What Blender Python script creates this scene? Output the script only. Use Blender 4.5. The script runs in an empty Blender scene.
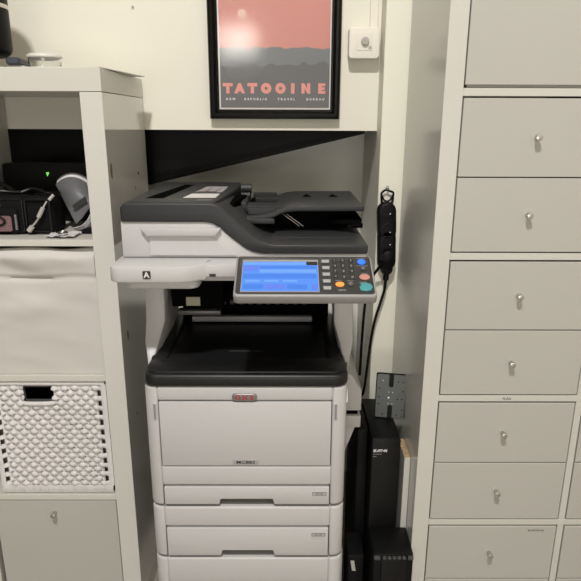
import bpy, bmesh, math, random
from mathutils import Vector, Matrix
random.seed(4)
S = bpy.context.scene
C = S.collection
PI = math.pi
W = {}          # world origin of every object that may become a parent

# ------------------------------------------------------------------ materials
def mat(name, col, rough=.5, metal=0., spec=.5, emit=None, es=1., trans=0., bump=0., bscale=200., var=0., vscale=6., coat=0.):
    m = bpy.data.materials.new(name); m.use_nodes = True
    nt = m.node_tree; b = nt.nodes['Principled BSDF']
    b.inputs['Base Color'].default_value = (*col, 1)
    b.inputs['Roughness'].default_value = rough
    b.inputs['Metallic'].default_value = metal
    b.inputs['Specular IOR Level'].default_value = spec
    b.inputs['Transmission Weight'].default_value = trans
    b.inputs['Coat Weight'].default_value = coat
    if emit:
        b.inputs['Emission Color'].default_value = (*emit, 1)
        b.inputs['Emission Strength'].default_value = es
    tc = nt.nodes.new('ShaderNodeTexCoord')
    if var:
        n = nt.nodes.new('ShaderNodeTexNoise'); n.inputs['Scale'].default_value = vscale
        n.inputs['Detail'].default_value = 4
        nt.links.new(tc.outputs['Object'], n.inputs['Vector'])
        r = nt.nodes.new('ShaderNodeMapRange')
        r.inputs['From Min'].default_value = .3; r.inputs['From Max'].default_value = .7
        r.inputs['To Min'].default_value = 1 - var; r.inputs['To Max'].default_value = 1 + var
        nt.links.new(n.outputs['Fac'], r.inputs['Value'])
        mx = nt.nodes.new('ShaderNodeVectorMath'); mx.operation = 'SCALE'
        mx.inputs[0].default_value = col
        nt.links.new(r.outputs['Result'], mx.inputs['Scale'])
        nt.links.new(mx.outputs['Vector'], b.inputs['Base Color'])
    if bump:
        n2 = nt.nodes.new('ShaderNodeTexNoise'); n2.inputs['Scale'].default_value = bscale
        n2.inputs['Detail'].default_value = 3
        nt.links.new(tc.outputs['Object'], n2.inputs['Vector'])
        bp = nt.nodes.new('ShaderNodeBump'); bp.inputs['Strength'].default_value = bump
        bp.inputs['Distance'].default_value = .002
        nt.links.new(n2.outputs['Fac'], bp.inputs['Height'])
        nt.links.new(bp.outputs['Normal'], b.inputs['Normal'])
    return m

def chips(m, spots, col):
    """worn brown chips at fixed places of a painted board (object space)"""
    nt = m.node_tree; b = nt.nodes['Principled BSDF']
    g = nt.nodes.new('ShaderNodeNewGeometry')
    n = nt.nodes.new('ShaderNodeTexNoise'); n.inputs['Scale'].default_value = 60
    nt.links.new(g.outputs['Position'], n.inputs['Vector'])
    acc = None
    for (p, rx, rz) in spots:
        v = nt.nodes.new('ShaderNodeVectorMath'); v.operation = 'SUBTRACT'; v.inputs[1].default_value = p
        nt.links.new(g.outputs['Position'], v.inputs[0])
        s = nt.nodes.new('ShaderNodeVectorMath'); s.operation = 'MULTIPLY'; s.inputs[1].default_value = (20, 1 / rx, 1 / rz)
        nt.links.new(v.outputs[0], s.inputs[0])
        l = nt.nodes.new('ShaderNodeVectorMath'); l.operation = 'LENGTH'
        nt.links.new(s.outputs[0], l.inputs[0])
        a = nt.nodes.new('ShaderNodeMath'); a.operation = 'MULTIPLY_ADD'; a.inputs[1].default_value = 1.6; a.inputs[2].default_value = -.8
        nt.links.new(n.outputs['Fac'], a.inputs[0])
        ad = nt.nodes.new('ShaderNodeMath'); ad.operation = 'ADD'
        nt.links.new(l.outputs['Value'], ad.inputs[0]); nt.links.new(a.outputs[0], ad.inputs[1])
        lt = nt.nodes.new('ShaderNodeMath'); lt.operation = 'LESS_THAN'; lt.inputs[1].default_value = .8
        nt.links.new(ad.outputs[0], lt.inputs[0])
        if acc is None: acc = lt.outputs[0]
        else:
            mxm = nt.nodes.new('ShaderNodeMath'); mxm.operation = 'MAXIMUM'
            nt.links.new(acc, mxm.inputs[0]); nt.links.new(lt.outputs[0], mxm.inputs[1]); acc = mxm.outputs[0]
    mix = nt.nodes.new('ShaderNodeMix'); mix.data_type = 'RGBA'
    nt.links.new(acc, mix.inputs['Factor'])
    mix.inputs['A'].default_value = b.inputs['Base Color'].default_value
    mix.inputs['B'].default_value = (*col, 1)
    nt.links.new(mix.outputs['Result'], b.inputs['Base Color'])

M = dict(
    cream=mat('cream_wall_paint', (.755, .73, .63), .6, bump=.03, bscale=90),
    post=mat('cream_post_paint', (.80, .78, .66), .5),
    recess=mat('grey_plaster', (.82, .81, .74), .7, bump=.05, bscale=60),
    ceiling=mat('ceiling_white', (.8, .78, .73), .8),
    room=mat('room_wall', (.62, .58, .50), .8),
    floor=mat('dark_floor', (.30, .27, .23), .45, var=.2, vscale=5),
    black=mat('black_lacquer', (.0025, .0025, .0025), .45, bump=.15, bscale=300, spec=.12),
    white=mat('white_melamine', (.57, .56, .515), .22, spec=.6),
    white_l=mat('white_melamine_older', (.60, .585, .53), .26, spec=.5),
    drawer=mat('white_foil_front', (.455, .447, .412), .22, spec=.5),
    inside=mat('white_board_inside', (.6, .58, .53), .5),
    steel=mat('brushed_steel', (.62, .60, .57), .32, 1.),
    fabric=mat('off_white_fabric', (.56, .54, .51), .9, bump=.04, bscale=500, spec=.15),
    wicker=mat('white_painted_wicker', (.64, .62, .61), .6, spec=.3, var=.05, vscale=40),
    wicker_shade=mat('basket_gap_shade', (.10, .097, .093), .9),  # dark colour puts the shade of the weave gaps into the body
    plastic=mat('printer_light_grey', (.50, .495, .495), .42, spec=.4, bump=.04, bscale=900),
    plastic2=mat('printer_mid_grey', (.27, .265, .265), .45, spec=.4),
    dgrey=mat('printer_charcoal', (.026, .0275, .0295), .45, spec=.35, bump=.12, bscale=900),
    tray=mat('printer_tray_black', (.009, .009, .0095), .40, spec=.4, bump=.05, bscale=900),
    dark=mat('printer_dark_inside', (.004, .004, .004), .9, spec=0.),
    blackp=mat('black_plastic', (.0035, .0035, .0037), .5, spec=.18),
    satin=mat('black_satin', (.005, .0047, .0047), .38, spec=.25),
    cloth=mat('black_nylon', (.006, .006, .0065), .85, spec=.12, bump=.1, bscale=600),
    framem=mat('poster_frame_black', (.003, .003, .003), .22, spec=.18),
    board=mat('mat_board', (.74, .72, .68), .6),
    sky=mat('poster_pink', (.60, .245, .212), .5),
    sun=mat('poster_pale', (.74, .50, .42), .5),
    dune=mat('poster_grey', (.165, .18, .19), .5),
    dune2=mat('poster_dark_grey', (.112, .115, .124), .5),
    ink=mat('poster_letter_pink', (.74, .29, .25), .5),
    inkw=mat('poster_letter_white', (.72, .68, .64), .5),
    wplast=mat('white_plastic', (.78, .745, .66), .35),
    gplast=mat('grey_plastic', (.42, .40, .37), .4),
    plastic3=mat('printer_panel_grey', (.27, .265, .26), .4, spec=.4),
    silver=mat('dull_silver', (.10, .10, .10), .4, .4),
    face=mat('panel_charcoal', (.026, .026, .025), .4, spec=.4),
    badge=mat('badge_grey_metal', (.26, .25, .25), .3, .7),
    red=mat('badge_red', (.32, .03, .04), .4),
    inkd=mat('printed_black', (.02, .02, .02), .5),
    plate=mat('grey_name_plate', (.33, .325, .32), .4, 0.),
    key=mat('grey_key', (.33, .33, .33), .4),
    legend=mat('grey_print', (.22, .22, .22), .5),
    ring=mat('key_ring_grey', (.06, .06, .06), .5),
    kblue=mat('blue_key', (.02, .14, .75), .35, emit=(.03, .2, 1), es=.35),
    kpink=mat('salmon_key', (.48, .22, .18), .4),
    kteal=mat('teal_key', (.05, .27, .29), .4),
    korange=mat('orange_key', (.8, .25, .04), .4, emit=(1, .28, .04), es=.5),
    scr=mat('screen_blue', (.01, .02, .05), .25, emit=(.065, .27, .93), es=.95),
    scr2=mat('screen_light', (.01, .02, .05), .25, emit=(.14, .38, 1.0), es=.95),
    scr3=mat('screen_violet', (.01, .02, .05), .25, emit=(.10, .20, .85), es=.95),
    scr4=mat('screen_deep', (.01, .02, .05), .25, emit=(.03, .20, .80), es=.95),
    stick=mat('sticker_white', (.62, .61, .59), .5),
    stickg=mat('sticker_grey', (.30, .29, .30), .5),
    stickd=mat('sticker_dark', (.10, .055, .05), .5),
    yel=mat('beige_label', (.36, .35, .25), .5),
    vesa=mat('grey_steel_plate', (.085, .092, .088), .38, .5),
    chip=mat('chipboard', (.38, .27, .15), .8, var=.35, vscale=120),
    paper=mat('paper_white', (.62, .60, .60), .7),
    cover=mat('grey_card', (.12, .12, .125), .5),
    pink=mat('pink_mesh', (.17, .095, .10), .8, var=.3, vscale=200),
    glass=mat('clear_glass', (.95, .97, .95), .03, trans=1.),
    lid=mat('white_lid', (.62, .61, .57), .35),
    folder=mat('dark_blue_folder', (.035, .04, .055), .5),
    green=mat('green_light', (.1, .4, .05), .4, emit=(.25, .9, .12), es=.8),
    lamp=mat('lamp_glow', (1, 1, 1), .5, emit=(1, .95, .86), es=6.),
    win=mat('window_glow', (1, 1, 1), .5, emit=(1, .95, .86), es=11.),
)
M['side_l'] = mat('white_melamine_chipped', (.62, .61, .57), .07, spec=.8, coat=.5)
chips(M['side_l'], [((-.414, 1.41, 1.262), .010, .022), ((-.414, 1.66, 1.235), .008, .006), ((-.414, 1.62, 1.20), .006, .005),
                    ((-.414, 1.44, .84), .010, .018), ((-.414, 1.47, .60), .006, .006)], (.24, .17, .11))
# poster glass: thin clear sheet with a mirror-like surface
gm = bpy.data.materials.new('poster_glass'); gm.use_nodes = True
nt = gm.node_tree; nt.nodes.remove(nt.nodes['Principled BSDF'])
tr = nt.nodes.new('ShaderNodeBsdfTransparent'); gl = nt.nodes.new('ShaderNodeBsdfGlossy'); gl.inputs['Roughness'].default_value = .10
lw_ = nt.nodes.new('ShaderNodeLayerWeight'); lw_.inputs['Blend'].default_value = .5
p5 = nt.nodes.new('ShaderNodeMath'); p5.operation = 'POWER'; p5.inputs[1].default_value = 5
nt.links.new(lw_.outputs['Facing'], p5.inputs[0])
fr = nt.nodes.new('ShaderNodeMath'); fr.operation = 'MULTIPLY_ADD'; fr.inputs[1].default_value = .96; fr.inputs[2].default_value = .04
nt.links.new(p5.outputs[0], fr.inputs[0])
mxs = nt.nodes.new('ShaderNodeMixShader')
nt.links.new(fr.outputs[0], mxs.inputs[0]); nt.links.new(tr.outputs[0], mxs.inputs[1]); nt.links.new(gl.outputs[0], mxs.inputs[2])
nt.links.new(mxs.outputs[0], nt.nodes['Material Output'].inputs['Surface'])
M['pglass'] = gm

# ------------------------------------------------------------------ mesh helpers
def add(dst, src, Mx=None):
    if Mx is not None: src.transform(Mx)
    me = bpy.data.meshes.new('t'); src.to_mesh(me); src.free(); dst.from_mesh(me); bpy.data.meshes.remove(me)
    return dst
def BM(): return bmesh.new()
def box(bm, x0, x1, y0, y1, z0, z1, bev=0., seg=2, Mx=None):
    b = bmesh.new(); bmesh.ops.create_cube(b, size=1)
    for v in b.verts:
        v.co = Vector(((x0 + x1) / 2 + v.co.x * (x1 - x0), (y0 + y1) / 2 + v.co.y * (y1 - y0), (z0 + z1) / 2 + v.co.z * (z1 - z0)))
    if bev: bmesh.ops.bevel(b, geom=b.edges[:], offset=bev, segments=seg, profile=.5, affect='EDGES')
    return add(bm, b, Mx)
def prism(bm, pts, axis, a0, a1, bev=0., seg=2, Mx=None):
    """extrude a 2D outline: axis 'z' -> (x,y), 'y' -> (x,z), 'x' -> (y,z)"""
    def P(p, a):
        return {'z': (p[0], p[1], a), 'y': (p[0], a, p[1]), 'x': (a, p[0], p[1])}[axis]
    b = bmesh.new(); n = len(pts)
    lo = [b.verts.new(P(p, a0)) for p in pts]; hi = [b.verts.new(P(p, a1)) for p in pts]
    b.faces.new(lo); b.faces.new(hi)
    for i in range(n): b.faces.new((lo[i], lo[(i + 1) % n], hi[(i + 1) % n], hi[i]))
    bmesh.ops.recalc_face_normals(b, faces=b.faces[:])
    if bev:
        es = [e for e in b.edges if len(e.link_faces) == 2 and e.calc_face_angle(0) > .6]
        bmesh.ops.bevel(b, geom=es, offset=bev, segments=seg, profile=.5, affect='EDGES')
    bmesh.ops.triangulate(b, faces=[f for f in b.faces if len(f.verts) > 4])
    return add(bm, b, Mx)
def rrect(x0, x1, y0, y1, r, n=6, corners=(1, 1, 1, 1)):
    pts = []
    for k, (cx, cy, a) in enumerate(((x1 - r, y0 + r, -PI / 2), (x1 - r, y1 - r, 0), (x0 + r, y1 - r, PI / 2), (x0 + r, y0 + r, PI))):
        if corners[k]:
            for i in range(n + 1):
                t = a + PI / 2 * i / n; pts.append((cx + r * math.cos(t), cy + r * math.sin(t)))
        else: pts.append(((x1, y0), (x1, y1), (x0, y1), (x0, y0))[k])
    return pts
FR = (1, 0, 0, 1)      # only the two front (low y) corners rounded
def ell(cx, cy, rx, ry, n=20): return [(cx + rx * math.cos(2 * PI * i / n), cy + ry * math.sin(2 * PI * i / n)) for i in range(n)]
def lathe(bm, prof, cx, cy, n=32, Mx=None):
    b = bmesh.new(); rows = []
    for r, z in prof:
        rows.append([b.verts.new((cx + r * math.cos(2 * PI * i / n), cy + r * math.sin(2 * PI * i / n), z)) for i in range(n)])
    for a, c in zip(rows, rows[1:]):
        for i in range(n): b.faces.new((a[i], a[(i + 1) % n], c[(i + 1) % n], c[i]))
    b.faces.new(rows[0][::-1]); b.faces.new(rows[-1])
    bmesh.ops.recalc_face_normals(b, faces=b.faces[:])
    return add(bm, b, Mx)
def smooth_path(pts, k=6):
    P = [Vector(p) for p in pts]; out = []
    for i in range(len(P) - 1):
        p0, p1, p2, p3 = P[max(i - 1, 0)], P[i], P[i + 1], P[min(i + 2, len(P) - 1)]
        for j in range(k):
            t = j / k
            out.append(.5 * ((2 * p1) + (p2 - p0) * t + (2 * p0 - 5 * p1 + 4 * p2 - p3) * t * t + (3 * p1 - p0 - 3 * p2 + p3) * t ** 3))
    out.append(P[-1]); return out
def tube(bm, pts, r, n=8, sm=0, flat=1., Mx=None):
    P = smooth_path(pts, sm) if sm else [Vector(p) for p in pts]
    b = bmesh.new(); rows = []; up = None
    for i, p in enumerate(P):
        d = (P[min(i + 1, len(P) - 1)] - P[max(i - 1, 0)]).normalized()
        if up is None: up = d.orthogonal().normalized()
        up = (up - d * up.dot(d)).normalized(); s = d.cross(up)
        rows.append([b.verts.new(p + (up * math.cos(2 * PI * k / n) + s * math.sin(2 * PI * k / n) * flat) * r) for k in range(n)])
    for a, c in zip(rows, rows[1:]):
        for k in range(n): b.faces.new((a[k], a[(k + 1) % n], c[(k + 1) % n], c[k]))
    b.faces.new(rows[0][::-1]); b.faces.new(rows[-1])
    bmesh.ops.recalc_face_normals(b, faces=b.faces[:])
    return add(bm, b, Mx)
def text(bm, s, size, Mx, depth=.0004, bold=0., sx=1., spacing=1.):
    """flat built-in lettering, local x to the right, y up, z towards the reader; centred on 0,0"""
    cu = bpy.data.curves.new('t', 'FONT'); cu.body = s; cu.size = size; cu.align_x = 'CENTER'; cu.align_y = 'CENTER'
    cu.extrude = depth; cu.offset = bold; cu.space_character = spacing; cu.resolution_u = 3
    o = bpy.data.objects.new('t', cu); C.objects.link(o)
    me = bpy.data.meshes.new_from_object(o.evaluated_get(bpy.context.evaluated_depsgraph_get()))
    bpy.data.objects.remove(o); bpy.data.curves.remove(cu)
    b = bmesh.new(); b.from_mesh(me); bpy.data.meshes.remove(me)
    bmesh.ops.scale(b, vec=(sx, 1, 1), verts=b.verts[:])
    return add(bm, b, Mx)
def front(x, y, z): return Matrix(((1, 0, 0, x), (0, 0, -1, y), (0, 1, 0, z), (0, 0, 0, 1)))     # writing on a face that looks to -Y
def obj(name, bm, m, parent=None, label=None, ang=35, origin=None):
    me = bpy.data.meshes.new(name)
    if parent is not None: o0 = W[parent.name]
    elif origin is not None: o0 = Vector(origin)
    else:
        xs = [v.co.x for v in bm.verts]; ys = [v.co.y for v in bm.verts]; zs = [v.co.z for v in bm.verts]
        o0 = Vector(((min(xs) + max(xs)) / 2, (min(ys) + max(ys)) / 2, min(zs)))
    bmesh.ops.translate(bm, vec=-o0, verts=bm.verts[:])
    bm.to_mesh(me); bm.free()
    me.materials.append(M[m])
    me.shade_smooth(); me.set_sharp_from_angle(angle=math.radians(ang))
    o = bpy.data.objects.new(name, me); C.objects.link(o)
    if parent is not None: o.parent = parent
    else: o.location = o0
    W[o.name] = o0.copy()
    if label: o['label'] = label
    return o
def thing(name, label, cat, loc, group=None):
    o = bpy.data.objects.new(name, None); C.objects.link(o); o.location = loc; o.empty_display_size = .05
    W[o.name] = Vector(loc); o['label'] = label; o['category'] = cat
    if group: o['group'] = group
    return o
def tag(o, label, cat, group=None):
    o['label'] = label; o['category'] = cat
    if group: o['group'] = group
    return o
def struct(name, bm, m):
    o = obj(name, bm, m, origin=(0, 0, 0)); o['kind'] = 'structure'; return o

# ------------------------------------------------------------------ the room
YW = 1.775
struct('floor', box(BM(), -2.6, 2.4, -2.4, 2.3, -.04, 0), 'floor')
struct('ceiling', box(BM(), -2.6, 2.4, -2.4, 2.3, 4.2, 4.24), 'ceiling')
struct('wall_upper_back', prism(BM(), [(-2.6, 1.354), (.2585, 1.349), (.2585, 4.2), (-2.6, 4.2)], 'y', YW, YW + .03), 'cream')
struct('wall_back', box(BM(), -2.6, 2.4, 2.105, 2.2, 0, 4.2), 'recess')
struct('wall_recess_side', box(BM(), .2635, .33, YW - .005, 2.104, 0, 4.2), 'recess')
struct('trim_1', box(BM(), .2590, .47, 1.697, YW + .001, 0, 4.2, .0015, 1), 'post')
b = BM()     # black sloping beam under the stairs, in the recess behind the panel
prism(b, [(-1.5, .932), (.234, 1.339), (.234, 1.364), (-.10, 1.364), (-1.5, 1.90)], 'y', 1.86, 2.09)
for k, (dz, th) in enumerate(((.012, .008), (.030, .006), (.044, .004))):
    prism(b, [(-1.5, .932 + dz), (.225, 1.338 + dz * .35), (.225, 1.338 + dz * .35 + th * .6), (-1.5, .932 + dz + th)], 'y', 1.852 + k * .002, 1.861)
struct('trim_2', b, 'black')
struct('wall_right', box(BM(), 1.6, 1.66, -2.4, 2.104, 0, 4.2), 'room')
struct('wall_rear', box(BM(), -2.6, 2.4, -2.46, -2.4, 0, 4.2), 'room')
wb = BM(); box(wb, -.63, -.31, -2.398, -2.37, 1.95, 2.21, .004, 1)
struct('window_1', wb, 'win')
h = BM(); lathe(h, [(.0005, 0), (.0035, .0), (.0035, .003), (.0018, .0032), (.0016, .0012), (.0005, .001)], 0, 0, 12, front(-.427, YW, 1.675))
tag(obj('wall_screw', h, 'gplast'), 'small grey screw in the cream wall high above the printer', 'screw')

# ------------------------------------------------------------------ left shelving unit
LX, LD, LB, LT = -.414, 1.382, 1.768, 1.488
unit = thing('shelf_unit', 'white open shelving unit with thick frame left of the printer', 'shelf', (-.80, 1.57, 0))
xi = LX - .05; xd1 = xi - .345; xd0 = xd1 - .016; x2 = xd0 - .335; x3 = x2 - .05
obj('side_panel', box(BM(), xi, LX, LD, LB, .05, LT - .0512, .0008, 1), 'side_l', unit, 'worn glossy white side board with brown chips')
obj('side_panel', box(BM(), x3, x2, LD, LB, .05, LT - .0512, .0008, 1), 'white_l', unit)
obj('top_panel', box(BM(), x3, LX, LD, LB, LT - .05, LT, .0008, 1), 'white_l', unit)
obj('bottom_panel', box(BM(), x3, LX, LD, LB, .0, .0495, .0008, 1), 'white_l', unit)
obj('divider', box(BM(), xd0, xd1, LD + .001, LB, .05, LT - .0505, .0006, 1), 'white_l', unit)
zc = LT - .05; ZS = []
for k in range(3):
    zc -= .335
    for (xa, xb) in ((xd1, xi), (x2, xd0)):
        obj('shelf', box(BM(), xa, xb, LD + .001, LB, zc - .016, zc, .0006, 1), 'white_l', unit)
    ZS.append(zc); zc -= .016
Z1, Z2, Z3 = ZS      # shelf tops 1.103, .752, .401
# door in the lowest opening
dr = obj('door', box(BM(), xi - .332, xi - .002, LD + .001, LD + .017, .053, Z3 - .019, .001, 1), 'drawer', unit)
def knob(x, y, z, parent):
    k = BM(); lathe(k, [(.0045, 0), (.0045, .008), (.0064, .011), (.0070, .0165), (.0066, .0185), (.005, .0192)], 0, 0, 20, front(x, y, z))
    return obj('knob', k, 'steel', parent)
knob(-.634, LD + .0008, .346, dr)

# fabric storage box
fb = thing('storage_box', 'off-white crumpled fabric storage box on the middle left shelf', 'storage box', ((xd1 + xi) / 2, 1.56, Z2))
xa, xb, yf = xd1 + .004, xi - .003, LD + .004
b = bmesh.new(); nx, nz = 60, 56; zt = Z1 - .019; g = []
from mathutils import noise
for j in range(nz + 1):
    row = []
    for i in range(nx + 1):
        u, v = i / nx, j / nz
        x = xa + (xb - xa) * u; z = Z2 + .001 + (zt - .004 - Z2) * v
        n = noise.noise(Vector((x * 4, z * 16, 3.1))) * .5 + noise.noise(Vector((x * 11 + z * 8, z * 28, 7.7))) * .25
        n += .45 * noise.noise(Vector((x * 5 + z * 14, z * 7 - x * 4, 1.3)))
        amp = (.0055 + .0125 * max(0, (v - .35) / .65)) * (math.sin(PI * min(1, max(0, u)))) ** .5
        y = yf + .006 + n * amp * 1.3
        fold = math.exp(-((v - .775 - .012 * math.sin(u * 9)) / .014) ** 2) * .005
        y += fold - (.004 if v > .78 else 0)
        if v > .93: z -= .006 * (noise.noise(Vector((x * 12, 0, 9))) + .4) * (v - .93) / .07; y += (v - .93) * .12
        row.append(b.verts.new((x, y, z)))
    g.append(row)
for j in range(nz):
    for i in range(nx): b.faces.new((g[j][i], g[j][i + 1], g[j + 1][i + 1], g[j + 1][i]))
rim_ = [e for e in b.edges if e.is_boundary]
ret = bmesh.ops.extrude_edge_only(b, edges=rim_)
nv = [v for v in ret['geom'] if isinstance(v, bmesh.types.BMVert)]
for v in nv: v.co.y = yf + .022
bmesh.ops.contextual_create(b, geom=[e for e in b.edges if e.is_boundary])
bmesh.ops.recalc_face_normals(b, faces=b.faces[:])
obj('front_panel', b, 'fabric', fb, ang=80)
b = BM(); box(b, xa + .002, xa + .008, yf + .02, LB - .03, Z2 + .001, zt - .012, .002); box(b, xb - .008, xb - .002, yf + .02, LB - .03, Z2 + .001, zt - .012, .002)
box(b, xa + .002, xb - .002, LB - .036, LB - .03, Z2 + .001, zt - .012, .002); box(b, xa + .002, xb - .002, yf + .018, LB - .03, Z2 + .001, Z2 + .006, .002)
obj('box_body', b, 'fabric', fb)

# wicker basket
wk = thing('wicker_basket', 'white woven wicker basket with handle hole on the lower left shelf', 'basket', (-.62, 1.56, Z3))
bl = -.776
zb, zt = Z3 + .001, Z2 - .019; yf = LD + .012
hx0, hx1, hz0, hz1 = -.684, -.605, zt - .060, zt - .024
sx0, sx1, sz0, sz1 = bl + .012, xi - .0125, zb + .024, zt - .012
b = BM(); rows = 21; cols = 20
cp = (sx1 - .012 - sx0 - .012) / cols
for r in range(rows):
    z = sz0 + (sz1 - sz0) * (r + .5) / rows
    par = r % 2
    ea = .020 if par else .004
    segs = [(sx0 + ea, sx1 - ea)] if not (hz0 - .007 < z < hz1 + .006) else [(sx0 + ea, hx0), (hx1, sx1 - ea)]
    for (s0, s1) in segs:
        pts = []; n = max(6, int((s1 - s0) / cp * 6))
        for i in range(n + 1):
            x = s0 + (s1 - s0) * i / n
            ph = PI * (x - sx0 - .012) / cp + PI * par
            e = min(1, (x - sx0) / .02, (sx1 - x) / .02)
            pts.append((x, yf - .0005 + .0040 * math.sin(ph) * max(.0, e) + (1 - max(0, e)) * .002, z + .0012 * math.sin(x * 90 + r) + random.uniform(-.0004, .0004) - (1 - max(0, e)) * .006 * (1 if x > -.6 else 1)))
        tube(b, pts, .0068, 8, 0, .6)
for c in range(cols + 1):
    x = sx0 + .012 + cp * c + cp * .5
    if x > sx1 - .01: continue
    for (z0_, z1_) in ([(sz0 - .004, sz1 + .003)] if not (hx0 < x < hx1) else [(sz0 - .004, hz0 - .004)]):
        tube(b, [(x, yf + .001, z0_), (x, yf + .001, (z0_ + z1_) / 2), (x, yf + .001, z1_)], .0042, 6, 0, .6)
obj('woven_front', b, 'wicker', wk, ang=60)
b = BM()     # wrapped rim, base band and side posts: rows of thin turns
for i in range(96):
    x = sx0 - .004 + (sx1 - sx0 + .008) * i / 95
    tube(b, [(x, yf - .003, zt - .011), (x + .0004, yf - .006, zt - .006), (x, yf - .001, zt)], .0021, 6)
    tube(b, [(x, yf - .003, zb + .002), (x + random.uniform(-.001, .001), yf - .007, zb + .012), (x, yf - .004, zb + .025)], .0021, 6)
for i in range(84):
    z = zb + .025 + (zt - zb - .036) * i / 83
    for x in (sx0 - .002, sx1 + .002):
        tube(b, [(x - .006, yf - .002, z), (x, yf - .006, z + .0004), (x + .006, yf - .002, z)], .0021, 6)
obj('rim', b, 'wicker', wk, ang=60)
b = BM(); tube(b, [(hx0 - .006, yf + .001, hz0 - .002), (hx0 + .01, yf - .005, hz0 - .003), (hx1 - .01, yf - .005, hz0 - .002), (hx1 + .006, yf + .001, hz0 + .001)], .0058, 10, 6)
obj('handle', b, 'wicker', wk)
b = BM()      # body behind the weave, open at the top and at the hand hole
by = yf + .012
box(b, bl + .005, hx0, by, by + .004, zb + .002, zt - .003); box(b, hx1, xi - .005, by, by + .004, zb + .002, zt - .003)
box(b, hx0, hx1, by, by + .004, zb + .002, hz0); box(b, hx0, hx1, by, by + .004, hz1, zt - .003)
box(b, bl + .005, bl + .010, by, LB - .03, zb + .002, zt - .003); box(b, xi - .010, xi - .005, by, LB - .03, zb + .002, zt - .003)
box(b, bl + .005, xi - .005, LB - .034, LB - .03, zb + .002, zt - .003); box(b, bl + .005, xi - .005, by, LB - .03, zb + .0005, zb + .005)
obj('basket_body', b, 'wicker_shade', wk, 'basket inside, coloured dark for the shade behind the weave')

# things in the open top compartment
nb = thing('network_box', 'black device box with a green light behind the black bag', 'device', (-.63, 1.70, Z1))
obj('casing', box(BM(), -.785, -.475, 1.648, 1.75, Z1 + .0005, 1.262, .006, 2), 'blackp', nb)
g_ = BM(); prism(g_, [(-.664, 1.238), (-.657, 1.239), (-.655, 1.236), (-.659, 1.231), (-.660, 1.227), (-.662, 1.231)], 'y', 1.6465, 1.6485)
obj('status_light', g_, 'green', nb, 'small green light')
bag = thing('camera_bag', 'black fabric bag with pink mesh pocket on the open left shelf', 'bag', (-.67, 1.51, Z1))
b = BM(); box(b, -.785, -.645, 1.445, 1.60, Z1 + .001, Z1 + .094, .012, 3); box(b, -.650, -.579, 1.45, 1.54, Z1 + .001, Z1 + .092, .012, 3)
obj('bag_body', b, 'cloth', bag)
b = BM()
for (xa_, xb_) in ((-.779, -.651), (-.644, -.584)):
    for zz in (Z1 + .008, Z1 + .087):
        tube(b, [(xa_, 1.447, zz), ((xa_ + xb_) / 2, 1.4455, zz), (xb_, 1.447, zz)], .0028, 8)
    for xx in (xa_, xb_): tube(b, [(xx, 1.447, Z1 + .008), (xx, 1.4455, Z1 + .05), (xx, 1.447, Z1 + .087)], .0028, 8)
obj('piping', b, 'satin', bag)
b = BM(); prism(b, rrect(-.776, -.660, Z1 + .008, Z1 + .066, .008), 'y', 1.437, 1.447, .002)
pk = obj('pocket', b, 'cloth', bag)
b = BM(); prism(b, rrect(-.770, -.676, Z1 + .010, Z1 + .048, .006), 'y', 1.4355, 1.438)
obj('mesh_panel', b, 'pink', pk, 'pinkish mesh')
b = BM(); tube(b, [(-.77, 1.434, Z1 + .047), (-.715, 1.434, Z1 + .048), (-.694, 1.434, Z1 + .040), (-.694, 1.434, Z1 + .030), (-.712, 1.434, Z1 + .024), (-.77, 1.434, Z1 + .024)], .003, 8, 5)
obj('pocket_strap', b, 'satin', pk)
b = BM()
for (x, z) in ((-.748, .0735), (-.712, .0735)): box(b, x - .009, x + .009, 1.441, 1.4465, Z1 + z - .003, Z1 + z + .003, .001)
obj('zip_pull', b, 'gplast', pk)
b = BM()
for i in range(11): box(b, -.667, -.6625, 1.434, 1.4375, Z1 + .014 + i * .0035, Z1 + .0165 + i * .0035)
obj('woven_tag', b, 'legend', pk, 'narrow vertical tag with grey lettering')
b = BM(); tube(b, [(-.588, 1.444, Z1 + .083), (-.600, 1.439, Z1 + .062), (-.612, 1.439, Z1 + .04), (-.630, 1.439, Z1 + .02)], .0022, 8, 4)
tube(b, [(-.596, 1.437, Z1 + .068), (-.609, 1.436, Z1 + .045)], .0052, 10)
tube(b, [(-.627, 1.437, Z1 + .022), (-.637, 1.437, Z1 + .011)], .0062, 10); tube(b, [(-.582, 1.443, Z1 + .086), (-.572, 1.45, Z1 + .098)], .004, 8)
obj('cord_pull', b, 'gplast', bag, 'grey cord with toggles')
b = BM()
for (p, r) in ((((-.76, 1.50, Z1 + .099), (-.72, 1.47, Z1 + .105), (-.67, 1.49, Z1 + .099), (-.63, 1.53, Z1 + .10)), .0045),
               (((-.78, 1.52, Z1 + .10), (-.75, 1.53, Z1 + .118), (-.72, 1.52, Z1 + .112), (-.69, 1.50, Z1 + .10)), .0055),
               (((-.67, 1.49, Z1 + .098), (-.64, 1.50, Z1 + .107), (-.60, 1.48, Z1 + .099), (-.575, 1.50, Z1 + .097)), .0042)):
    tube(b, p, r, 8, 6)
tag(obj('coiled_cable', b, 'satin'), 'black cable lying coiled on top of the black fabric bag', 'cable')
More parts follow.
